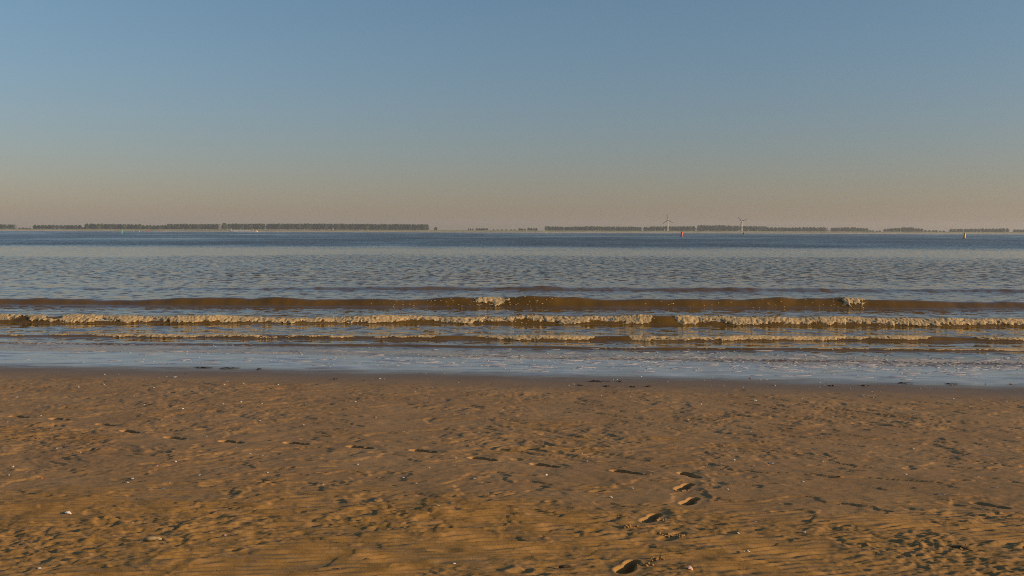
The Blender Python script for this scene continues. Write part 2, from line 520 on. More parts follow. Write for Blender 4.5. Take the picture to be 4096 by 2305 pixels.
# (distance of the foot, slant, height, front width, back width, seed)
WAVES = [
    dict(y=50.5, k=0.00, a=0.17, wf=0.75, wb=2.6, seed=301),
    dict(y=39.6, k=0.00, a=0.33, wf=0.42, wb=2.2, seed=311),
    dict(y=32.0, k=0.00, a=0.215, wf=0.21, wb=1.7, seed=321),
    dict(y=27.3, k=-0.01, a=0.115, wf=0.15, wb=1.2, seed=331),
    dict(y=25.35, k=-0.045, a=0.055, wf=0.11, wb=0.8, seed=341),
    dict(y=23.3, k=-0.06, a=0.028, wf=0.12, wb=0.7, seed=351),
]
AMP = [  # height along the wave: (photograph x, factor)
    [(-600, .2), (600, .25), (1100, .5), (1500, .9), (2100, 1.0), (2600, .8), (3000, 1.0), (3400, .7), (4096, .8), (4800, .7)],
    [(-600, .8), (0, .8), (200, .7), (700, .7), (1150, .95), (1300, .75), (1600, .9), (1950, 1.05), (2300, 1.1), (2500, .85), (2900, 1.0), (3300, 1.15), (3500, .9), (4096, .75), (4800, .7)],
    [(-600, .9), (300, 1), (700, .9), (1300, .7), (1550, .95), (2000, .9), (2600, 1.15), (3000, 1.05), (3700, 1.15), (4096, .8), (4800, .7)],
    [(-600, .5), (500, .6), (900, .8), (1500, .6), (1800, .8), (2400, 1.1), (2900, .9), (3700, 1.1), (4096, 1.0), (4800, .9)],
    [(-600, .5), (800, .6), (1500, .8), (2200, .8), (3300, .9), (4096, 1.0), (4800, .9)],
    [(-600, .0), (1400, .0), (2000, .5), (2600, .9), (4096, 1.0), (4800, 1.0)],
]
def crest_y(i, x):
    q = WAVES[i]
    return q['y'] + q['k'] * x + 0.30 * perlin(x * 0.11, 0.7, q['seed']) + 0.10 * perlin(x * 0.5, 1.7, q['seed'] + 1) + 0.03 * perlin(x * 2.1, 4.7, q['seed'] + 4)
def crest_a(i, x):
    q = WAVES[i]
    px = x / q['y'] * F + CX
    t = np.array(AMP[i])
    return q['a'] * np.interp(px, t[:, 0], t[:, 1]) * (1 + 0.30 * perlin(x * 0.35, 2.2, q['seed'] + 2) + 0.16 * perlin(x * 1.1, 5.2, q['seed'] + 3))
def wave_z(x, y):
    z = np.zeros_like(x, dtype=float)
    for i, q in enumerate(WAVES):
        yc = crest_y(i, x); a = crest_a(i, x)
        t = y - yc
        f = np.exp(-(np.abs(t) / q['wf']) ** 2.2)
        b = np.exp(-(t / q['wb']) ** 2)
        z += a * np.where(t < 0, f, b) - 0.06 * a * np.exp(-((t + q['wf'] * 2.6) / (q['wf'] * 1.6)) ** 2)
    return z

NEARW = water_rows < 75
WZ[NEARW] = wave_z(WX[NEARW], WY[NEARW])
calm = ss(21.5, 27.0, WY + 0.1 * WX)
rip_amp = 0.006 + 0.010 * ss(25, 36, WY) + 0.012 * ss(40, 60, WY)
chopz = fbm(WX * 0.55, WY * 1.5, 4, 401, 0.55) + 0.6 * perlin(WX * 0.16, WY * 0.45, 411)
WZ += np.where(WY < 170, calm * rip_amp * chopz, 0.0)
# wind on the water: glassy strips and dark ruffled strips at their own distances
lg = np.log(WY)
wv = 0.22 * fbm(WX * 0.02, WY * 0.02, 5, 421, 0.6) + 0.05 * fbm(WX * 0.06, WY * 0.06, 3, 431)
bands = np.array([[20, .08], [24, .12], [27, .15], [33, .16], [40, .15], [50, .17], [58, .22], [63, .38], [75, .48], [100, .46], [112, .34], [122, .11], [150, .09], [165, .13], [190, .27], [235, .43], [300, .44], [420, .42], [900, .40], [4400, .35]])
chop = np.interp(lg + wv, np.log(bands[:, 0]), bands[:, 1])
gust = 1.5 * fbm(WX * 0.012, WY * 0.006, 8, 441, 0.82)
chop *= np.clip(1 + 0.8 * gust * ss(30, 60, WY), 0.15, 2)
slick = ss(0.26, 0.40, fbm(WX * 0.004 + 8.3, WY * 0.022, 3, 451)) * ss(230, 330, WY)
chop *= 1 - 0.75 * slick
for i in range(1, 4):   # the wave faces are stretched smooth
    t = (WY - crest_y(i, WX)); q = WAVES[i]
    chop *= 1 - 0.45 * np.where(NEARW[:, None], np.exp(-((t + 0.2) / (q['wf'] * 1.6)) ** 2), 0)
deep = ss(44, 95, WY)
COVER = [None,
    [(-900, 0), (1880, 0), (1905, .7), (1990, .8), (2035, .5), (2050, 0), (2300, 0), (2320, .25), (2370, .2), (2380, 0), (3320, 0), (3345, .45), (3380, .8), (3450, .7), (3475, 0), (5000, 0)],
    [(-900, 1), (60, 1), (100, .35), (140, 1), (230, .5), (300, 1), (1180, .9), (1240, .7), (1500, 1), (2050, 1), (2110, .6), (2150, 1), (2560, .95), (2600, .5), (2640, .15), (2690, .2), (2710, 1), (5000, 1)],
    [(-900, .35), (300, .45), (480, .7), (900, .75), (1300, .6), (1740, .6), (1760, .15), (1840, .2), (1900, .7), (2000, 1), (2370, .95), (2390, .15), (2500, .12), (2530, .8), (3600, .95), (3720, .8), (3740, .15), (3890, .15), (3920, .9), (5000, .9)],
    [(-900, .05), (1400, .10), (2000, .25), (2400, .45), (2900, .5), (3300, .6), (4096, .9), (5000, .9)],
    [(-900, 0), (2000, 0), (2600, .28), (4096, .36), (5000, .3)]]
# foam left round the breakers, plus painted sky sheen between waves and in shallows
froth_sheen = np.where(NEARW[:, None], 0.34 * ss(44, 30, WY) * (0.6 + 0.8 * fbm(WX * 0.5, WY * 1.2, 3, 477)), 0.0)
for i, am in ((2, .38), (3, .42), (4, .40)):
    t = WY - crest_y(i, WX)
    froth_sheen = np.maximum(froth_sheen, np.where(NEARW[:, None], am * np.exp(-((t - 0.1) / 0.55) ** 2) * ss(-0.1, 0.3, fbm(WX * 0.6, WY * 1.5, 3, 461 + i)), 0))
froth_sheen = np.maximum(froth_sheen, np.where(NEARW[:, None], (0.53 + 0.18 * fbm(WX * 0.6, WY * 2.0, 4, 478)) * ss(26.6, 24.0, WY + 0.11 * WX), 0.0))  # shallows lightened: sky reflection painted in as pale foam colour
for i in (1, 2, 3):     # the white of the breaking roll itself
    q = WAVES[i]; t = WY - crest_y(i, WX)
    cv = np.interp(WX / q['y'] * F + CX, [c[0] for c in COVER[i]], [c[1] for c in COVER[i]])
    low = 0.80 + 0.19 * ss(-0.3, 0.4, perlin(WX * 0.9, 7.7, 520 + i))
    face = ss(-q['wf'] * (0.45 + 0.75 * low), -q['wf'] * (0.30 + 0.55 * low), t) * ss(0.10, 0.02, t)
    froth_sheen = np.maximum(froth_sheen, np.where(NEARW[:, None], 0.62 * cv * face, 0))
me = grid_mesh('sea', WX, WY, WZ)
lean = 0.30 * ss(165, 215, WY + 12 * gust)
for nm, arr in (('chop', np.clip(chop, 0, 1)), ('deep', deep), ('froth_sheen', froth_sheen), ('lean', lean)):
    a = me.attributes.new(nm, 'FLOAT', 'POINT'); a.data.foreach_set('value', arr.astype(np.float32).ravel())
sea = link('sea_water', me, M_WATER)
tag(sea, 'silty brown estuary water with low waves rolling to the beach', kind='structure')

# ------------------------------------------------------------------ foam of the breaking waves
def ico():
    bm = bmesh.new(); bmesh.ops.create_icosphere(bm, subdivisions=2, radius=1.0)
    bm.verts.ensure_lookup_table()
    v = np.array([p.co[:] for p in bm.verts]); f = np.array([[q.index for q in p.verts] for p in bm.faces]); bm.free()
    return v, f
ICO_V, ICO_F = ico()

def blobs(name, P, S, mat):
    """many small lumps of foam as one mass; P centres, S (rx, ry, rz)"""
    n = len(P); nv = len(ICO_V)
    jit = 1 + 0.13 * rng.standard_normal((n, nv, 1)).clip(-1.6, 1.6)
    a = rng.random(n) * 6.283
    V = ICO_V[None] * jit
    x = V[..., 0] * np.cos(a)[:, None] - V[..., 1] * np.sin(a)[:, None]
    y = V[..., 0] * np.sin(a)[:, None] + V[..., 1] * np.cos(a)[:, None]
    V = np.stack([x * S[:, None, 0], y * S[:, None, 1], V[..., 2] * S[:, None, 2]], -1) + P[:, None, :]
    Fc = ICO_F[None] + (np.arange(n) * nv)[:, None, None]
    me = new_mesh(name, V.reshape(-1, 3), Fc.reshape(-1, 3), np.full(n * len(ICO_F), 3))
    return link(name, me, mat)

FOAM_LABEL = {1: 'two short tufts of cream foam on the crest of the outer brown wave',
              2: 'long thick cream foam roll along the biggest breaking wave',
              3: 'thinner broken line of cream foam on the second breaking wave',
              4: 'low thread of pale foam on the small wave nearest the wet sand',
              5: 'faint dotted thread of foam on the last ripple before the swash'}
for i in FOAM_LABEL:
    q = WAVES[i]
    span = q['y'] * 0.62 + 2
    step = {1: .03, 2: .022, 3: .018, 4: .018, 5: .018}[i]
    lo_, hi_ = -span, span
    x1 = np.arange(lo_, hi_, step); m = {1: 18, 2: 20, 3: 16, 4: 9, 5: 7}[i]
    v1 = np.linspace(0, 1, m)
    X, Vv = np.meshgrid(x1, v1, indexing='ij')
    px = X / q['y'] * F + CX
    cv = np.interp(px, [c[0] for c in COVER[i]], [c[1] for c in COVER[i]])
    yc = crest_y(i, X); a = crest_a(i, X)
    back = 0.30 * q['wf']
    t = back - (back + 1.50 * q['wf']) * Vv
    arc = 1.8 * q['wf'] + q['a']
    # how far the roll has tumbled down the face, torn at its lower edge, open where the face is still clear
    ext = 0.74 + 0.30 * perlin(X * 0.8, X * 0 + 7.7, 520 + i) + 0.16 * perlin(X * 2.7, X * 0 + 3.7, 530 + i)
    torn_ = 0.42 * fbm(X * 5.0, Vv * arc * 6.0, 4, 540 + i, 0.6)
    holes = fbm(X * 1.7, Vv * arc * 3.0, 4, 550 + i, 0.6)
    mask = np.minimum(np.minimum(ext * (0.35 + 0.75 * cv) - Vv + torn_, (Vv - 0.05 + 0.10 * fbm(X * 6, X * 0, 3, 545 + i)) * 1.2),
                      (holes + 1.15 * cv - 0.58) * 0.7)
    mask = np.where(cv < 0.03, -1, mask)
    zz = wave_z(X, yc + t); zb = wave_z(X, yc + t + 0.02)
    sl = (zb - zz) / 0.02
    nl = np.sqrt(1 + sl * sl)
    L = Vv * arc
    bil = np.abs(perlin(X * 5.0, L * 5.0, 560)) + 0.55 * np.abs(perlin(X * 11.0 + 3, L * 11.0, 561)) + 0.35 * np.abs(perlin(X * 23.0, L * 23.0, 562)) + 0.25 * np.abs(perlin(X * 45.0, L * 45.0, 563))
    thick = min(q['a'], 0.22) * (0.05 + 0.13 * bil) * ss(-0.02, 0.16, mask)
    P = np.stack([X + 0.25 * thick * perlin(X * 9, L * 9, 570), yc + t - thick * sl / nl, zz + thick / nl], -1)
    ok = mask > 0
    idx = np.arange(X.size).reshape(X.shape)
    qd = np.stack([idx[:-1, :-1], idx[:-1, 1:], idx[1:, 1:], idx[1:, :-1]], -1).reshape(-1, 4)
    okq = (ok[:-1, :-1].astype(int) + ok[1:, :-1] + ok[:-1, 1:] + ok[1:, 1:]).reshape(-1) >= 3
    qd = qd[okq][:, ::-1]
    if not len(qd): continue
    used, inv = np.unique(qd, return_inverse=True)
    me = new_mesh('wave_foam', P.reshape(-1, 3)[used], inv.reshape(-1, 4), np.full(len(qd), 4))
    tag(link('wave_foam', me, M_FOAM), FOAM_LABEL[i], None, 'foam lines of the breaking waves', 'stuff')
n_s = 420
xs_ = rng.uniform(-21, 21, n_s); q = WAVES[2]
cvs = np.interp(xs_ / q['y'] * F + CX, [c[0] for c in COVER[2]], [c[1] for c in COVER[2]])
xs_ = xs_[rng.random(n_s) < cvs]; n_s = len(xs_)
off = rng.exponential(0.035, n_s)
P = np.stack([xs_, crest_y(2, xs_) - rng.uniform(-.1, .25, n_s), crest_a(2, xs_) * rng.uniform(.5, 1.0, n_s) + 0.02 + off], -1)
tag(blobs('foam_spray', P, np.repeat(rng.uniform(.005, .014, n_s)[:, None], 3, 1), M_FOAM), 'fine drops of spray over the biggest breaking wave', None, None, 'stuff')

# loose flecks of foam on the wave faces and rafts of foam in the swash
fl_V, fl_F, fl_n = [], [], []
def flake(cx, cy, cz, lx, ly, th, seed):
    n = 11
    base = sum(len(v) for v in fl_V)
    a = np.arange(n) * 2 * math.pi / n
    r = 1 + 0.45 * perlin(np.cos(a) * 1.3 + seed * 3.1, np.sin(a) * 1.3, seed % 50)
    x = cx + lx * r * np.cos(a); y = cy + ly * r * np.sin(a) + 0.25 * ly * np.sin(2.3 * np.cos(a) + seed)
    bot = np.stack([x, y, np.full(n, cz - 0.002)], -1)
    top = np.stack([cx + (x - cx) * 0.82, cy + (y - cy) * 0.8, np.full(n, cz + th)], -1)
    fl_V.append(np.concatenate([bot, top, [[cx, cy, cz + th * 1.25]]]))
    for k in range(n):
        j = (k + 1) % n
        fl_F.extend([base + k, base + j, base + n + j, base + n + k]); fl_n.append(4)
        fl_F.extend([base + n + k, base + n + j, base + 2 * n]); fl_n.append(3)
for k in range(760):
    px = 4300 * rng.random() ** 0.62
    if px < 1500 and rng.random() < 0.45: continue
    py = rng.normal(1428 + 0.0085 * px + 8 * math.sin(px * .004), 24)
    p = on_level(px, py, 0.01)
    s = float(shore_y(np.array(p.x)) - p.y)
    if s > -0.9: continue
    big = rng.random() ** 4
    z = max(sand_z(p.x, p.y), float(wave_z(np.array([p.x]), np.array([p.y]))[0]) + 0.004)
    flake(p.x, p.y, z, 0.025 + 0.24 * big, 0.015 + 0.06 * big, 0.004 + 0.004 * big, k)
o = link('swash_foam', new_mesh('swash_foam', np.concatenate(fl_V), fl_F, fl_n), M_FLAKE)
tag(o, 'thin scattered rafts of pinkish white foam on the wet sand', None, None, 'stuff')
P, S = [], []
for k in range(150):
    i = 1 if rng.random() < 0.7 else 2
    q = WAVES[i]
    px = rng.choice([rng.normal(1750, 120), rng.normal(2080, 90), rng.normal(3250, 160), rng.uniform(2400, 3600)])
    x = X_at(px, q['y']); t = -q['wf'] * rng.uniform(0.2, 1.5)
    y = float(crest_y(i, np.array(x))) + t
    P.append((x, y, float(wave_z(np.array([x]), np.array([y]))[0]) + 0.004))
    r = rng.uniform(.008, .022); S.append((r * 2.2, r, r * 0.6))
tag(blobs('wave_foam', np.array(P), np.array(S), M_FOAM), 'tiny loose flecks of foam on the brown wave faces', None, None, 'stuff')

# ------------------------------------------------------------------ far shore
M_GRASS = simple('dike_grass', (0.36, 0.33, 0.15), 0.9, 0.35, 0.02, 0.1)
M_SHORE = simple('far_shore_sand', (0.60, 0.45, 0.30), 0.9, 0.15, 0.02, 0.1)
M_BANK = simple('sandbank_sand', (0.62, 0.48, 0.34), 0.9, 0.10, 0.02, 0.1)
YS = 4300.0
xs = np.concatenate([np.linspace(-9000, -2700, 12), np.linspace(-2600, 2600, 400), np.linspace(2700, 9000, 12)])
def strip(name, prof, mat, seed, amp=1.0):
    Y = np.array([p[0] for p in prof])[:, None] + 6 * fbm(xs * 0.006, xs * 0, 3, seed)[None, :]
    Z = np.array([p[1] for p in prof])[:, None] * (1 + 0.05 * fbm(xs * 0.01, xs * 0 + 4, 3, seed + 7)[None, :])
    return link(name, grid_mesh(name, np.repeat(xs[None], len(prof), 0), np.repeat(Y, 1, 1) + 0 * xs[None], Z), mat)
tag(strip('far_beach', [(YS - 30, -1.0), (YS, 0.1), (YS + 20, 1.4), (YS + 48, 3.2)], M_SHORE, 601), 'pale sandy strip at the foot of the far dike', kind='structure')
tag(strip('far_land', [(YS + 44, 2.9), (YS + 60, 4.2), (YS + 105, 9.3), (YS + 112, 9.5), (YS + 118, 9.3), (YS + 150, 5.0), (9200, 5.0)], M_GRASS, 601), 'long green grassy dike along the far shore', kind='structure')
bm = bmesh.new()
p0, p1 = at(-200, 922, 3900), at(297, 922, 3900)
n = 40; ring = []
for j, (yy, zz) in enumerate([(-22, -0.5), (-12, 1.0), (10, 4.2), (40, 4.6), (90, 3.0), (140, -0.5)]):
    ring.append([])
    for k in range(n + 1):
        t = k / n
        x = p0.x + (p1.x - p0.x) * t - 700 * (1 - t) ** 6
        f = min(1.0, (1 - t) * 4.5) ** 0.6
        ring[-1].append(bm.verts.new((x, 3900 + yy, zz * f * (1 + 0.15 * math.sin(k * 1.7)))))
for a, b in zip(ring, ring[1:]):
    for k in range(n): bm.faces.new((a[k], a[k+1], b[k+1], b[k]))
tag(bm_obj('sandbank', bm, M_BANK, None, True), 'low pale sandbank in front of the far shore on the left', kind='structure')

# ---- trees
M_LEAF = simple('poplar_leaves', (0.072, 0.108, 0.052), 0.8, 0.30, 0.35, 0.15, rand=0.10)
M_LEAF2 = simple('scrub_leaves', (0.085, 0.090, 0.040), 0.8, 0.45, 0.3, 0.15, rand=0.25)
M_WOOD = simple('wood_mass_leaves', (0.062, 0.098, 0.052), 0.85, 0.4, 0.12, 0.1)
M_BARK = simple('bark', (0.16, 0.13, 0.10), 0.9, 0.3, 1.0, 0.1)

def leaf_quads(P, size, seed):
    g = np.random.default_rng(seed)
    n = len(P)
    d1 = g.standard_normal((n, 3)); d1 /= np.linalg.norm(d1, axis=1)[:, None]
    d2 = np.cross(d1, g.standard_normal((n, 3))); d2 /= np.linalg.norm(d2, axis=1)[:, None]
    s = size * g.uniform(0.6, 1.3, (n, 1))
    d1 = d1 * s; d2 = d2 * s * 0.75
    V = np.stack([P - d1, P + d2 * 0.9, P + d1, P - d2], 1).reshape(-1, 3)
    return V, np.arange(4 * n).reshape(n, 4)

def crown_mesh(name, kind, seed):
    g = np.random.default_rng(seed)
    n = 330
    if kind == 'poplar':         # unit height 1, narrow rounded column
        u = g.random(n); z = 0.22 + 0.78 * u
        rad = 0.30 * np.clip(np.sin(np.pi * np.clip((z - 0.14) / 0.9, 0, 1)), 0, 1) ** 0.45
        size = 0.075
    elif kind == 'round':
        u = g.random(n); z = 0.20 + 0.80 * u
        rad = 0.40 * np.clip(np.sin(np.pi * np.clip((z - 0.10) / 0.94, 0, 1)), 0, 1) ** 0.6
        size = 0.10
    else:                        # scrub
        u = g.random(n); z = 0.02 + 0.98 * u
        rad = 0.75 * np.clip(1 - z ** 2.2, 0, 1) ** 0.5
        size = 0.13
    a = g.random(n) * 6.283
    lob = 1 + 0.28 * perlin(np.cos(a) * 1.6 + seed, np.sin(a) * 1.6 + z * 5, seed)
    rr = rad * lob * g.random(n) ** 0.35
    P = np.stack([rr * np.cos(a), rr * np.sin(a), z + 0.03 * g.standard_normal(n)], -1)
    V, q = leaf_quads(P, size, seed + 1)
    me = new_mesh(name, V, q, np.full(len(q), 4), smooth=False)
    me.materials.append(M_LEAF if kind != 'scrub' else M_LEAF2)
    return me
def trunk_mesh(name, kind, seed):
    g = random.Random(seed)
    bm = bmesh.new()
    top = 0.75 if kind != 'scrub' else 0.5
    r = 0.016 if kind == 'poplar' else 0.024
    bm_tube(bm, [(0,0,-0.02), (0.004,0.003,0.25), (-0.004,0.004,0.5), (0,0,top)], [r*1.3, r, r*0.7, r*0.25], 6)
    for k in range(5):
        a = g.random() * 6.28; z = 0.25 + 0.09 * k; l = 0.13 if kind == 'poplar' else 0.26
        bm_tube(bm, [(0,0,z), (math.cos(a)*l*0.5, math.sin(a)*l*0.5, z+0.08), (math.cos(a)*l, math.sin(a)*l, z+0.2)], [r*0.5, r*0.35, r*0.12], 4)
    me = bpy.data.meshes.new(name); bm.to_mesh(me); bm.free(); me.materials.append(M_BARK)
    return me
CROWN = {k: [crown_mesh('crown', k, 700 + 10 * j + 3 * i) for i in range(5)] for j, k in enumerate(('poplar', 'round', 'scrub'))}
TRUNK = {k: [trunk_mesh('trunk', k, 800 + 10 * j + i) for i in range(2)] for j, k in enumerate(('poplar', 'round', 'scrub'))}
NAMES = {'poplar': 'poplar_tree', 'round': 'broadleaf_tree', 'scrub': 'shrub'}
def tree(px, top_py, kind, label, group=None, depth=None, base=5.0, wide=1.0):
    d = depth or rng.uniform(4470, 4495)
    p = at(px, top_py, d)
    h = max(p.z - base, 3.0)
    o = empty(NAMES[kind], (p.x, d, base), rng.random() * 6.28)
    tag(o, label, {'poplar': 'tree', 'round': 'tree', 'scrub': 'shrub'}[kind], group)
    k = int(rng.integers(0, 5)); s = rng.uniform(0.9, 1.15) * wide
    c = link('crown', CROWN[kind][k], None, o); c.scale = (h * s, h * s, h)
    t = link('trunk', TRUNK[kind][k % 2], None, o); t.scale = (h, h, h)
    return o

def wood(px0, px1, top0, top1, label, lift=0.0, depth=4525, name='woodland'):
    """a belt of wood too dense to tell its trees apart"""
    a, b = at(px0, top0, depth), at(px1, top1, depth)
    L = b.x - a.x
    n = int(L * 4.0 * max(0.5, (a.z + b.z) / 2 / 28))
    g = np.random.default_rng(int(px0 * 7 + px1) % 100000)
    x = g.random(n) * L
    t = x / L
    top = a.z + (b.z - a.z) * t + 1.0 + 0.9 * perlin(x / 9.0, x * 0, 5) + 0.6 * perlin(x / 3.5, x * 0 + 2, 6)
    endf = np.clip(np.minimum(x, L - x) / 9.0, 0.0, 1.0) ** 0.5
    top = 5 + (top - 5) * (0.6 + 0.4 * endf)
    bot = 5.0 + lift
    z = bot + (top - bot) * g.random(n) ** 0.9
    P = np.stack([a.x + x, depth + g.uniform(-14, 22, n), z], -1)
    V, q = leaf_quads(P, 2.3, 9)
    o = link(name, new_mesh(name, V, q, np.full(len(q), 4), smooth=False), M_WOOD)
    tag(o, label, None, 'woods on the far shore', 'stuff')

# belts: x from, x to, top y at both ends, kind, spacing in photograph pixels, wood behind it, label
ORD = ['first', 'second', 'third', 'fourth', 'fifth', 'sixth', 'seventh', 'eighth', 'ninth', 'tenth']
def row(px0, px1, t0, t1, kind, step, label, group, wob=0.7, **kw):
    x = px0; few = (px1 - px0) / step < 9.5; k = 0
    while x <= px1:
        t = (x - px0) / max(px1 - px0, 1)
        tree(x + rng.uniform(-.12, .12) * step, t0 + (t1 - t0) * t + rng.uniform(-wob, wob), kind, (ORD[k] + ' from left: ' + label) if few else label, group, **kw)
        x += step; k += 1
row(4, 62, 899, 899, 'round', 16, 'rounded tree in the clump at the far left edge', 'trees at the far left edge')
row(80, 126, 911, 912, 'scrub', 13, 'low shrub in the gap right of the far left clump', 'shrubs in the left gap')
row(138, 318, 901, 902, 'round', 15, 'tree in the second belt from the left, behind the pale sandbank', 'trees behind the sandbank')
row(326, 338, 909, 909, 'scrub', 11, 'low shrub between the second and third belts from the left', 'shrubs between the left belts')
row(348, 560, 896, 899, 'round', 15, 'tree in the tall belt behind the slim green buoy', 'trees behind the slim green buoy')
row(572, 664, 902, 902, 'round', 15, 'tree in the lower browner stretch just left of the dark belt', 'trees left of the dark belt')
row(676, 876, 897, 898, 'poplar', 12, 'poplar in the dark belt left of the barge', 'poplars left of the barge')
tree(898, 894, 'round', 'big broad tree standing proud of the belt just left of the barge', wide=1.15)
row(920, 1060, 896, 896, 'poplar', 12, 'poplar in the even row right above the barge', 'poplars above the barge')
row(1071, 1330, 896, 896, 'poplar', 11.5, 'plantation poplar with bright gaps between the trunks', 'plantation poplars with bright gaps')
row(1341, 1712, 896.5, 898.5, 'poplar', 11.5, 'poplar in the even row that ends at the wide central gap', 'poplars left of the central gap')
tree(1743, 909, 'round', 'lone tree just right of the end of the long poplar row', wide=0.9)
row(1874, 1892, 915, 915, 'poplar', 9, 'tiny slim tree on the dike in the central gap', 'slim trees in the central gap', wob=.5)
row(1908, 1948, 914, 914, 'round', 10, 'tree in the small rounded copse in the central gap', 'copse in the central gap', wob=.6, wide=1.3)
row(1975, 2060, 918.5, 918, 'scrub', 17, 'low bush on the dike right of the small copse', 'bushes right of the copse', wob=.6)
row(2080, 2105, 914, 916, 'round', 9, 'small tree left of the pale red far buoy', 'small trees left of the red far buoy', wob=.6)
row(2116, 2152, 912, 914, 'round', 10, 'small tree above the pale red far buoy', 'small trees above the red far buoy', wob=1.0)
row(2184, 2256, 906, 908, 'poplar', 9.5, 'poplar at the left end of the right hand rows', 'poplars at the left end of the right rows')
row(2264, 2380, 908, 906, 'poplar', 9.5, 'poplar in the second block of the right hand rows', 'poplars of the second right block')
row(2390, 2466, 906.5, 907.5, 'poplar', 9.5, 'poplar in the third block of the right hand rows', 'poplars of the third right block')
row(2476, 2566, 907, 908.5, 'poplar', 9.5, 'poplar in the fourth block, just left of two small trees', 'poplars of the fourth right block')
row(2578, 2597, 909, 911, 'poplar', 9, 'small poplar between two gaps left of the taller turbine', 'small poplars between two gaps')
row(2606, 2784, 907, 906, 'poplar', 12, 'poplar in the wood behind the taller turbine', 'poplars behind the taller turbine')
row(2794, 2916, 902.5, 903, 'poplar', 12, 'taller poplar between the two wind turbines', 'poplars between the turbines')
row(2926, 3064, 904, 907, 'poplar', 12.5, 'poplar in the wood behind the right turbine', 'poplars behind the right turbine')
row(3074, 3310, 911, 911, 'round', 14, 'tree in the even belt right of the right turbine', 'trees right of the right turbine')
row(3328, 3396, 913, 910, 'round', 13, 'tree on the rising left half of the humped belt', 'trees on the left of the humped belt')
row(3408, 3470, 910.5, 915, 'round', 12, 'tree on the falling right half of the humped belt', 'trees on the right of the humped belt')
row(3480, 3530, 922, 923, 'scrub', 13, 'low bush in the gap right of the humped belt', 'bushes right of the humped belt', wob=.6)
row(3540, 3596, 917, 912.5, 'round', 11, 'tree in the small clump that rises to the right', 'clump rising to the right')
row(3610, 3652, 910.5, 911.5, 'round', 10.5, 'tree in the dark high hump between two low gaps', 'dark hump right')
row(3664, 3690, 915, 916, 'round', 11, 'tree at the low right end of the dark hump', 'low end of the dark hump')
row(3702, 3790, 921, 923, 'scrub', 15, 'low bush left of the belt behind the yellow buoy', 'bushes left of the yellow buoy belt', wob=.8)
row(3804, 4030, 917, 915, 'round', 14, 'tree in the long belt behind the yellow buoy', 'trees behind the yellow buoy')
row(4058, 4120, 918.5, 918.5, 'round', 13, 'tree in the last clump at the far right edge', 'trees at the far right edge')
for a in [(-80,64,900,900,'dense dark wood at the far left edge of the shore'), (132,322,902,902,'dense wood behind the pale sandbank'),
          (342,564,897,900,'dense wood behind the slim green buoy'), (566,670,903,903,'dense brownish wood left of the dark belt'),
          (670,1064,898,897,'dense dark wood behind the barge'), (1064,1345,898,898,'leafy top of the plantation with bright gaps below', 13.0),
          (1345,1716,898,900,'dense wood left of the wide central gap', 4.0),
          (2600,2790,908,908,'dense wood behind the taller turbine'), (2790,2920,904,904,'dense higher wood between the turbines'),
          (2920,3072,906,908,'dense wood behind the right turbine'), (3072,3316,912,912,'dense wood right of the right turbine'),
          (3326,3474,912,914,'dense wood of the humped belt'), (3536,3600,917,914,'dense wood of the small rising clump'),
          (3606,3656,912,913,'dense wood of the dark hump'),
          (3798,4036,918,916,'dense wood behind the yellow buoy'), (4054,4180,920,920,'dense wood at the far right edge')]:
    wood(*a)
wood(2182, 2570, 911, 911, 'darker wood filling the gaps of the right poplar rows')

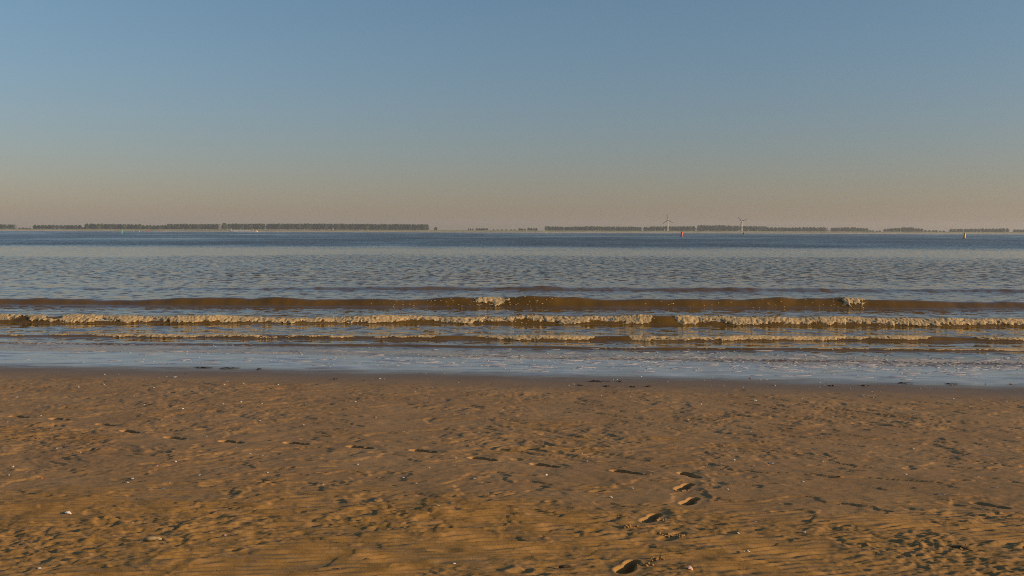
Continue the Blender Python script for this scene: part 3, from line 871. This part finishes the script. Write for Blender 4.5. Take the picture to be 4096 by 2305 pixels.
# ---- wind turbines
M_TURB = simple('turbine_white', (0.78, 0.76, 0.72), 0.45, 0.04, 0.2, 0.4)
M_BLADE_SHADED = simple('turbine_blade_shaded', (0.22, 0.22, 0.23), 0.4, 0.04, 0.2, 0.4)  # blades are light grey; their shade is put into this darker colour
def turbine(px, base_py, hub_py, blade_px, angles, yaw, label):
    d = 4440.0
    b = at(px, base_py, d); hb = at(px, hub_py, d)
    zb = 6.0; hh = hb.z
    o = empty('wind_turbine', (b.x, d, zb), 0)
    tag(o, label, 'wind turbine', 'wind turbines on the far shore')
    bm = bmesh.new(); bm_lathe(bm, [(2.6, 0), (2.4, 2), (1.9, (hh - zb) * .5), (1.35, hh - zb - 1.2)], 20)
    bm_obj('tower', bm, M_TURB, o, True)
    nac = empty('nacelle', (0, 0, hh - zb), yaw); nac.parent = o
    bm = bmesh.new(); bm_box(bm, -1.7, 1.7, -3.2, 5.2, -1.5, 1.8); bmesh.ops.bevel(bm, geom=bm.edges[:], offset=0.6, segments=2, affect='EDGES')
    bpy.data.objects.remove(nac)
    nac = bm_obj('nacelle', bm, M_TURB, o); nac.location = (0, 0, hh - zb); nac.rotation_euler = (0, 0, yaw)
    bm = bmesh.new(); bm_lathe(bm, [(1.3, 0), (1.3, .8), (1.0, 1.7), (.45, 2.3)], 14)
    hub = bm_obj('hub', bm, M_TURB, o, True); 
    fwd = Vector((math.sin(yaw), -math.cos(yaw), 0))
    hub.location = Vector((0, 0, hh - zb)) + fwd * 3.2
    hub.rotation_euler = fwd.to_track_quat('Z', 'Y').to_euler()
    Lb = blade_px * d / F
    side = Vector((math.cos(yaw), math.sin(yaw), 0))
    for a in angles:
        bm = bmesh.new()
        secs = [(0.4, 1.0, 1.0), (.08 * Lb, 1.1, .8), (.2 * Lb, 2.2, .5), (.5 * Lb, 1.7, .36), (.8 * Lb, 1.2, .24), (Lb, .5, .1)]
        rings = []
        for k, (s, c, th) in enumerate(secs):
            tw = R(16 - 14 * k / 5)
            rg = []
            for m in range(10):
                f = 2 * math.pi * m / 10
                x = c * math.cos(f) + (0.25 * c if k > 1 else 0); y = th * math.sin(f)
                rg.append(bm.verts.new((x * math.cos(tw) - y * math.sin(tw), x * math.sin(tw) + y * math.cos(tw), s)))
            rings.append(rg)
        for p, q in zip(rings, rings[1:]):
            for m in range(10): bm.faces.new((p[m], p[(m+1) % 10], q[(m+1) % 10], q[m]))
        bm.faces.new(rings[0][::-1]); bm.faces.new(rings[-1])
        bl = bm_obj('blade', bm, M_BLADE_SHADED, o, True)
        up = side * math.cos(R(a)) + Vector((0, 0, 1)) * math.sin(R(a))
        xx = fwd.cross(up)
        bl.matrix_local = Matrix.Translation(hub.location + fwd * 0.9) @ Matrix((xx, fwd, up)).transposed().to_4x4()
turbine(2671, 923.5, 881, 25, (92, 216, 335), R(-32), 'taller white wind turbine with one blade pointing straight up')
turbine(2967, 924.6, 885, 23.5, (131, 18, 252), R(-28), 'white wind turbine with two blades raised in a wide V')

# ---- beacons on the dike
M_WHITE = simple('white_paint', (0.78, 0.76, 0.70), 0.5, 0.06, 1.0, 0.4)
M_DARK = simple('dark_metal', (0.04, 0.04, 0.04), 0.6, 0.2, 2.0, 0.4)
def beacon(px, top_py, depth, base, label):
    p = at(px, top_py, depth)
    o = empty('shore_beacon', (p.x, depth, base)); h = p.z - base
    tag(o, label, 'beacon', 'beacons on the far dike')
    bm = bmesh.new(); bm_lathe(bm, [(1.5, -0.5), (1.3, h * .3), (1.0, h * .8)], 12); bm_obj('tower', bm, M_WHITE, o, True)
    bm = bmesh.new(); bm_lathe(bm, [(1.35, h * .8), (1.35, h * .84), (.8, h * .85), (.8, h * .95), (.2, h)], 12); bm_obj('lantern', bm, M_WHITE, o)
beacon(2659, 914.5, 4405, 9.0, 'white beacon tower close to the left of the taller turbine')
beacon(2951.5, 923.5, 4352, 3.0, 'small white beacon at the foot of the dike, left of the right turbine')

# ---- buoys
def paint(name, col): return simple(name, col, 0.4, 0.12, 1.5, 0.5)
M_RED = paint('red_buoy_paint', (0.62, 0.035, 0.02))
M_GREEN = paint('green_buoy_paint', (0.12, 0.72, 0.36))
M_DGREEN = paint('dull_green_buoy_paint', (0.05, 0.17, 0.09))
M_YELLOW = paint('yellow_buoy_paint', (0.80, 0.36, 0.004))
M_ORANGE = paint('orange_buoy_paint', (0.70, 0.30, 0.10))
def buoy(px, top_py, foot_py, kind, mat, label, depth=None, lean=(0.0, 0.0), group=None, fat=1.0):
    if depth is None:
        p = on_level(px, foot_py, 0.0)
    else:
        q = at(px, foot_py, depth); p = Vector((q.x, depth, 0))
    h = max(1.0, at(px, top_py, p.y).z - at(px, foot_py, p.y).z)
    o = empty('channel_buoy', p); o.rotation_euler = (lean[0], lean[1], rng.random() * 0.5)
    tag(o, label, 'buoy', group); o.scale = (fat, fat, 1)
    if kind == 'spar':          # tall tapering body on a wide foot
        bm = bmesh.new(); bm_lathe(bm, [(.15*h, -.25*h), (.22*h, 0), (.24*h, .05*h), (.15*h, .10*h), (.115*h, .35*h), (.10*h, .96*h), (.07*h, h)], 18); bm_obj('body', bm, mat, o, True)
        bm = bmesh.new(); bm_lathe(bm, [(.245*h, -.06*h), (.26*h, -.02*h), (.255*h, .03*h)], 18); bm_obj('waterline_band', bm, M_DARK, o, True)
    elif kind == 'can':         # broad can with a lamp
        bm = bmesh.new(); bm_lathe(bm, [(.2*h, -.2*h), (.24*h, 0), (.235*h, .09*h), (.165*h, .14*h), (.15*h, .5*h), (.15*h, .83*h), (.10*h, .86*h)], 18); bm_obj('body', bm, mat, o, True)
        bm = bmesh.new(); bm_lathe(bm, [(.035*h, .85*h), (.035*h, .92*h), (.06*h, .925*h), (.06*h, .99*h), (.03*h, h)], 10); bm_obj('lamp', bm, M_DARK, o)
        bm = bmesh.new(); bm_lathe(bm, [(.245*h, -.05*h), (.255*h, -.01*h), (.25*h, .03*h)], 18); bm_obj('waterline_band', bm, M_DARK, o, True)
    elif kind == 'cone':        # float, lattice cone, white lamp
        bm = bmesh.new(); bm_lathe(bm, [(.34*h, -.2*h), (.38*h, 0), (.38*h, .09*h), (.33*h, .13*h)], 18); bm_obj('float', bm, mat, o, True)
        bm = bmesh.new(); bm_lathe(bm, [(.25*h, .13*h), (.10*h, .62*h), (.10*h, .80*h), (.08*h, .81*h)], 12); bm_obj('body', bm, mat, o, True)
        bm = bmesh.new(); bm_lathe(bm, [(.05*h, .80*h), (.09*h, .86*h), (.09*h, .96*h), (.03*h, h)], 10); bm_obj('lamp', bm, M_WHITE, o)
    else:                       # small far mark
        bm = bmesh.new(); bm_lathe(bm, [(.25*h, -.2*h), (.30*h, 0), (.30*h, .16*h), (.16*h, .2*h), (.13*h, .7*h)], 12); bm_obj('body', bm, mat, o, True)
        bm = bmesh.new(); bm_lathe(bm, [(.20*h, .68*h), (.20*h, .92*h), (.05*h, h)], 12); bm_obj('topmark', bm, mat, o, True)
buoy(487, 920.5, 934, 'spar', M_GREEN, 'slim bright green spar buoy floating on the left', lean=(0, R(6)))
buoy(2726, 924.3, 946.5, 'can', M_RED, 'bright red can buoy with a dark lamp, below the taller turbine', lean=(0, R(5)))
buoy(2975, 924.7, 938.2, 'cone', M_DGREEN, 'dull green buoy with a wide float, below the right turbine')
buoy(3857, 931, 954, 'spar', M_YELLOW, 'yellow spar buoy leaning slightly, alone on the far right', lean=(0, R(5)), fat=1.45)
buoy(2142, 925, 932, 'small', M_RED, 'small pale red buoy close to the far shore in the middle', depth=3000)
buoy(2185, 927.5, 932, 'small', M_WHITE, 'small white mark just right of the pale red far buoy', depth=3000)
buoy(2421, 928.5, 933, 'small', M_DGREEN, 'tiny grey green mark under the right poplar rows', depth=3000)
buoy(534, 921, 926, 'small', M_ORANGE, 'tiny orange mark nearest to the slim green buoy', depth=3200)
buoy(558, 922, 926, 'small', M_WHITE, 'tiny white mark between an orange and a red mark', depth=3200)
buoy(594, 921.5, 926.5, 'small', M_RED, 'tiny red mark right of the slim green buoy', depth=3200)
buoy(659, 921.5, 926.8, 'small', M_ORANGE, 'tiny orange mark farthest right of the slim green buoy', depth=3200)
buoy(3509, 931.5, 936, 'small', M_WHITE, 'tiny white mark near the far shore, left of the yellow buoy', depth=3000)

# ---- barge
M_HULL = simple('barge_hull', (0.66, 0.70, 0.74), 0.5, 0.08, 0.3, 0.4)
M_TAR = simple('barge_dark', (0.03, 0.03, 0.035), 0.6, 0.2, 0.3, 0.4)
M_HATCH = simple('hatch_cover', (0.72, 0.56, 0.46), 0.6, 0.1, 0.3, 0.3)
M_CABIN = simple('orange_cabin', (0.66, 0.36, 0.10), 0.5, 0.1, 0.3, 0.3)
M_PANE = simple('dark_glass', (0.02, 0.025, 0.03), 0.1, 0.1, 1.0, 0.5)
pb, ps = at(915, 926, 3300), at(1031, 926, 3300)
barge = empty('river_barge', ((pb.x + ps.x) / 2, 3300, 0))
tag(barge, 'long low grey river barge with pale hatches and an orange stern cabin', 'barge')
L = (ps.x - pb.x) / 2
def hull(bm, z0, z1, w, grow=0.0):
    pts = [(-L, 0.0), (-L + 3, w * .55), (-L + 9, w * .95), (-L + 14, w), (L - 6, w), (L - 1, w * .85), (L, w * .6)]
    out = pts + [(x, -y) for x, y in reversed(pts)]
    sheer = lambda x: 2.0 * max(0, (-L + 14 - x) / 14) ** 2 * grow
    lo = [bm.verts.new((x, y, z0)) for x, y in out]; hi = [bm.verts.new((x - (0.8 * grow if x < -L + 4 else 0), y, z1 + sheer(x))) for x, y in out]
    k = len(out)
    for i in range(k):
        if (Vector(out[i]) - Vector(out[(i+1) % k])).length > 1e-6: bm.faces.new((lo[i], lo[(i+1) % k], hi[(i+1) % k], hi[i]))
    bm.faces.new(hi)
bm = bmesh.new(); hull(bm, 0.8, 3.4, 5.7, 1.0); bm_obj('hull', bm, M_HULL, barge)
bm = bmesh.new(); hull(bm, -1.2, 0.85, 5.74, 0.0); bm_obj('boot_top', bm, M_TAR, barge)
bm = bmesh.new(); bm_box(bm, -L + 15, L - 21, -4.8, 4.8, 3.35, 4.3); bm_obj('coaming', bm, M_HULL, barge)
nh = 8; x0 = -L + 15; step = (2 * L - 36) / nh
for k in range(nh):
    bm = bmesh.new(); v = bm_box(bm, x0 + k*step + .4, x0 + (k+1)*step - .4, -5.0, 5.0, 4.32, 4.9)
    for q in v[4:]: q.co.y *= 0.75; q.co.z += 0.3
    bm_obj('hatch_cover', bm, M_HATCH, barge)
bm = bmesh.new(); bm_box(bm, L - 19, L - 4, -4.4, 4.4, 3.38, 5.4); cab = bm_obj('cabin', bm, M_CABIN, barge)
for k in range(5):
    bm = bmesh.new(); bm_box(bm, L - 18 + k*2.8, L - 16.6 + k*2.8, -4.46, -4.38, 4.2, 4.9); bm_obj('window', bm, M_PANE, cab)
bm = bmesh.new(); bm_box(bm, L - 18.5, L - 14, -2.6, 2.6, 5.42, 7.6); wh = bm_obj('wheelhouse', bm, M_CABIN, barge)
bm = bmesh.new(); bm_box(bm, L - 18.2, L - 14.3, -2.68, -2.58, 6.4, 7.2); bm_obj('window', bm, M_PANE, wh)
bm = bmesh.new(); bm_box(bm, L - 2.6, L - 2.2, -.2, .2, 3.38, 7.2); bm_obj('flagstaff', bm, M_CABIN, barge)
bm = bmesh.new(); bm_tube(bm, [(-L + 9.5, 0, 4.0), (-L + 8.2, 0, 8.0), (-L + 7.0, 0, 11.5)], [.45, .4, .35], 8); mast = bm_obj('mast', bm, M_WHITE, barge)
bm = bmesh.new(); bm_box(bm, -L + 6.2, -L + 7.8, -.8, .8, 10.6, 12.4); bm_obj('radar', bm, M_WHITE, mast)
P, S = [], []
for c, sp, n in ((-L - 1, 3.5, 30), (L + 8, 6, 30), (-L + 25, 2, 8)):
    for k in range(n):
        P.append((barge.location.x + rng.normal(c, sp), 3300 - 6.2 + rng.uniform(-1, 1), rng.uniform(-.1, .4))); S.append((rng.uniform(.8, 2), 1.0, rng.uniform(.3, .7)))
tag(blobs('bow_wave', np.array(P), np.array(S), M_FOAM), 'white water pushed up at the bow and stern of the barge', None, None, 'stuff')

# ------------------------------------------------------------------ small things on the sand
def shell_mesh(name, ribs, arch, seed):
    g = random.Random(seed)
    bm = bmesh.new()
    apex = bm.verts.new((0, -0.5, 0.06))
    rows = []
    for r in (0.4, 0.75, 1.0):
        rw = []
        for k in range(ribs + 1):
            t = -1.15 + 2.3 * k / ribs
            rr = r * (1 + g.uniform(-.05, .05)) * (1 + (0.04 if k % 2 else -0.04))
            x = 0.62 * rr * math.sin(t) * 1.05; y = -0.5 + rr * math.cos(t) * 0.95
            z = arch * (math.sin(math.pi * min(1, r * 0.8 + .12)) * (1 - (t / 1.5) ** 2)) + (0.02 if k % 2 else 0)
            rw.append(bm.verts.new((x, y, z)))
        rows.append(rw)
    for k in range(ribs): bm.faces.new((apex, rows[0][k + 1], rows[0][k]))
    for a, b in zip(rows, rows[1:]):
        for k in range(ribs): bm.faces.new((a[k], a[k+1], b[k+1], b[k]))
    bmesh.ops.solidify(bm, geom=bm.faces[:], thickness=0.05)
    me = bpy.data.meshes.new(name); bm.to_mesh(me); bm.free()
    return me
M_SHELL = [simple('shell_white', (0.86, 0.82, 0.74), 0.5, 0.12, 12.0, 0.4), simple('shell_cream', (0.76, 0.66, 0.52), 0.5, 0.15, 12.0, 0.4),
           simple('shell_pink', (0.66, 0.42, 0.32), 0.5, 0.18, 12.0, 0.4), simple('shell_orange', (0.62, 0.26, 0.06), 0.5, 0.15, 12.0, 0.4)]
SHELLS = []
for i in range(4):
    row_ = []
    for k in range(3):
        m = shell_mesh('shell', 8, 0.22 + 0.06 * k, 900 + 10 * i + k); m.materials.append(M_SHELL[i]); row_.append(m)
    SHELLS.append(row_)
def shell(p, size, col, label, group=None, tilt=0.35):
    o = bpy.data.objects.new('shell', SHELLS[col][int(rng.integers(0, 3))]); C.objects.link(o)
    o.location = (p.x, p.y, sand_z(p.x, p.y) - 0.006 * size / 0.05 + 0.10 * size)
    o.rotation_euler = (rng.uniform(-.1, .9) * tilt * 2, rng.uniform(-1, 1) * tilt, rng.random() * 6.28)
    o.scale = (size, size, size)
    tag(o, label, 'shell', group)
BIG = [(271,2057,.060,0,'white shell alone on smooth sand at the lower left'), (625,1873,.058,2,'pinkish white shell below the left footprint trail'),
       (165,1916,.045,3,'orange tinged shell near the left edge of the sand'), (655,1957,.055,0,'white shell with a dark shadow left of the centre'),
       (1229,2029,.055,1,'cream shell on smooth sand just above the rippled strip'), (698,1511,.110,1,'largest cream shell lying near the drained swash line on the left'),
       (999,1821,.045,0,'white shell right below the left footprint trail, beside two specks'), (900,2143,.030,2,'small pink shell at the edge of the lower left ripples'),
       (1748,2029,.052,1,'cream shell left of the centre, the lower of a close pair'), (1809,2021,.040,1,'cream shell left of the centre, the upper of a close pair'),
       (1472,2241,.055,3,'bright orange shell half sunk in the lower ripples'), (2444,1996,.042,0,'white shell left of the deep diagonal footprints'),
       (2483,2069,.045,1,'cream shell close to the left of a deep footprint'), (1786,1617,.055,2,'pink shell on smooth sand near the top centre'),
       (1615,1734,.038,0,'white shell above the middle footprints'), (3087,1856,.055,0,'white shell with a dark shadow right of the footprint turn'),
       (3587,1740,.050,0,'white shell alone on the upper right sand'), (3769,1985,.060,0,'white shell beside torn sand at the right'),
       (3354,1912,.045,2,'pinkish shell on the smooth right sand'), (2990,2215,.050,1,'cream shell in the straight ripples at the lower right'),
       (2757,2282,.055,2,'pinkish shell in the bottom ripples right of the deepest footprint'), (3470,1586,.060,0,'white shell near the drained swash line on the right'),
       (3985,1955,.040,1,'cream shell near the right edge of the sand')]
for px, py, s, c, lb in BIG:
    shell(sand_point(px, py), s, c, lb)
n = 0
while n < 255:
    px = rng.uniform(-40, 4140)
    py = rng.choice([rng.uniform(1490, 1640), rng.uniform(1500, 1950), rng.uniform(1500, 2290)], p=[.5, .32, .18])
    p = sand_point(px, py)
    if float(shore_y(np.array(p.x)) - p.y) < -0.6: continue
    if min((p - q).length for q in PRINT_AT) < 0.25: continue
    size = rng.uniform(.019, .036) * (1 + 0.03 * (p.y - 8)) * (1.5 if rng.random() < 0.12 else 1)
    side = ['left', 'left middle', 'right middle', 'right'][min(3, max(0, int(px // 1024)))]
    strip_ = 'damp strip next to the swash' if py < 1640 else ('smooth middle strip' if py < 1960 else 'rippled strip in front')
    shell(p, size, int(rng.choice([0, 0, 0, 1, 1, 2])), 'tiny pale shell fragment on the %s, %s quarter' % (strip_, side), 'shell fragments, %s, %s' % (strip_, side))
    n += 1

M_WEED = simple('seaweed', (0.030, 0.020, 0.010), 0.35, 0.4, 20.0, 0.5)
M_STRAW = simple('dry_straw', (0.42, 0.30, 0.15), 0.7, 0.2, 20.0, 0.2)
M_TWIG = simple('dark_twig', (0.09, 0.060, 0.030), 0.8, 0.3, 20.0, 0.2)
def weed(px, py, wpx, label, n=5):
    p = sand_point(px, py)
    Lw = wpx * p.y / F
    o = empty('seaweed_strand', (p.x, p.y, sand_z(p.x, p.y)))
    bm = bmesh.new()
    for k in range(n):
        pts = []; a = rng.uniform(-.3, .3); x0 = rng.uniform(-.5, .1) * Lw; y0 = rng.uniform(-.05, .05)
        ln = rng.uniform(.5, .9) * Lw
        for j in range(7):
            t = j / 6
            x = x0 + ln * t; y = y0 + a * ln * t * .4 + 0.012 * math.sin(6 * t + k)
            pts.append((x, y, sand_z(p.x + x, p.y + y) - o.location.z + 0.008 + 0.012 * math.sin(3.1 * t) * rng.random()))
        bm_tube(bm, pts, [.002, .005, .007, .005, .006, .004, .002], 5)
    for q in bm.verts: pass
    w = bm_obj('frond', bm, M_WEED, o, True)
    tag(o, label, 'seaweed', 'seaweed along the swash line')
for px, py, wpx, lb in [(800,1472,60,'dark seaweed strand on the left swash line, left of a pair'), (905,1474,85,'dark seaweed strand on the left swash line, middle and longest'),
                        (1030,1478,28,'short dark seaweed scrap on the left swash line, right end'), (2380,1527,75,'thin long seaweed strand above a row of dark scraps'),
                        (2475,1528,20,'tiny seaweed scrap right of the thin long strand'), (2315,1544,22,'dark seaweed scrap, leftmost of the central row'),
                        (2420,1548,30,'dark seaweed scrap, second of the central row'), (2530,1550,26,'dark seaweed scrap, third of the central row'),
                        (2590,1549,24,'dark seaweed scrap, rightmost of the central row'), (3320,1545,34,'dark seaweed scrap on the right swash line, left one'),
                        (3455,1545,30,'dark seaweed scrap on the right swash line, middle one'), (3600,1534,60,'reddish brown seaweed strand right on the wet sheen'),
                        (3800,1538,60,'reddish brown seaweed strand near the right edge of the sheen'), (1342,1518,18,'tiny dark seaweed scrap on the damp sand left of centre')]:
    weed(px, py, wpx, lb)

def clods(px, py, spread, n, label):
    c = sand_point(px, py)
    o = empty('sand_clod', (c.x, c.y, sand_z(c.x, c.y)))
    P, S = [], []
    for k in range(n):
        x, y = rng.normal(0, spread), rng.normal(0, spread * .5)
        r = rng.uniform(.004, .011)
        P.append((x, y, sand_z(c.x + x, c.y + y) - o.location.z + r * .5)); S.append((r * 1.3, r, r * .9))
    b = blobs('lump', np.array(P), np.array(S), M_CLOD); b.parent = o; b['kind'] = 'stuff'
    tag(o, label, 'sand lumps', 'crumbs of sand kicked up by the feet')
clods(2735, 1966, .035, 9, 'crumbs of sand just below the second deep footprint')
clods(2520, 2113, .050, 12, 'loose row of sand crumbs left of the scuffed footprint')
clods(2640, 2082, .030, 8, 'sand crumbs at the right tip of the diagonal footprint')
clods(2688, 2140, .060, 24, 'big crumbly heap of kicked up sand in the scuffed footprint')
clods(2622, 2240, .030, 14, 'sand crumbs right above the deepest footprint')
clods(2575, 2262, .040, 12, 'crumbling rim of sand right beside the deepest footprint')
clods(2592, 1902, .030, 10, 'sand crumbs between the last two prints of the long trail')

def stick(px, py, lpx, ang, r, mat, name, label, cat):
    c = sand_point(px, py); Ls = lpx * c.y / F
    o = empty(name, (c.x, c.y, sand_z(c.x, c.y)))
    pts = []
    for j in range(6):
        t = j / 5 - .5
        x = Ls * t * math.cos(ang); y = Ls * t * math.sin(ang) + .006 * math.sin(7 * t)
        pts.append((x, y, sand_z(c.x + x, c.y + y) - o.location.z + r * 1.2 + .006 * (1 - 4 * t * t)))
    bm = bmesh.new(); bm_tube(bm, pts, [r * .7, r, r * 1.1, r, r * .8, r * .5], 6); bm_obj('stem', bm, mat, o, True)
    if cat == 'twig':
        bm = bmesh.new(); q = Vector(pts[3]); bm_tube(bm, [q, q + Vector((.03, .05, .01)), q + Vector((.05, .11, .012))], [r * .6, r * .5, r * .2], 5); bm_obj('side_shoot', bm, mat, o, True)
    tag(o, label, cat)
stick(3850, 2198, 95, -.9, .006, M_TWIG, 'twig', 'thin dark twig lying across the torn ripples at the lower right', 'twig')
stick(3293, 1849, 26, .3, .005, M_STRAW, 'straw', 'short pale straw on the smooth sand right of the footprints', 'straw')
stick(2262, 2280, 52, -.1, .012, M_TWIG, 'bark_chip', 'dark brown chip of bark in the bottom ripples left of the deepest footprint', 'bark')
stick(611, 2166, 70, .05, .016, M_STRAW, 'driftwood', 'small piece of pale driftwood in the lower left ripples', 'driftwood')
stick(3880, 1630, 22, .1, .005, M_STRAW, 'straw', 'tiny pale straw on the upper right sand near the sheen', 'straw')

# ------------------------------------------------------------------ evening haze over the estuary
bm = bmesh.new(); bm_box(bm, -9500, 9500, -320, 9400, -4.5, 96)
hz = NT('evening_haze')
hz.t.nodes.remove(hz.b)
pv = hz.n('ShaderNodeVolumePrincipled')
pv.inputs['Color'].default_value = (0.90, 0.92, 0.95, 1)
pv.inputs['Density'].default_value = 7.5e-5
pv.inputs['Anisotropy'].default_value = 0.2
hz.l(pv.outputs[0], hz.t.nodes['Material Output'].inputs['Volume'])
tag(bm_obj('haze', bm, hz.m), 'thin evening haze over the water', None, None, 'stuff')
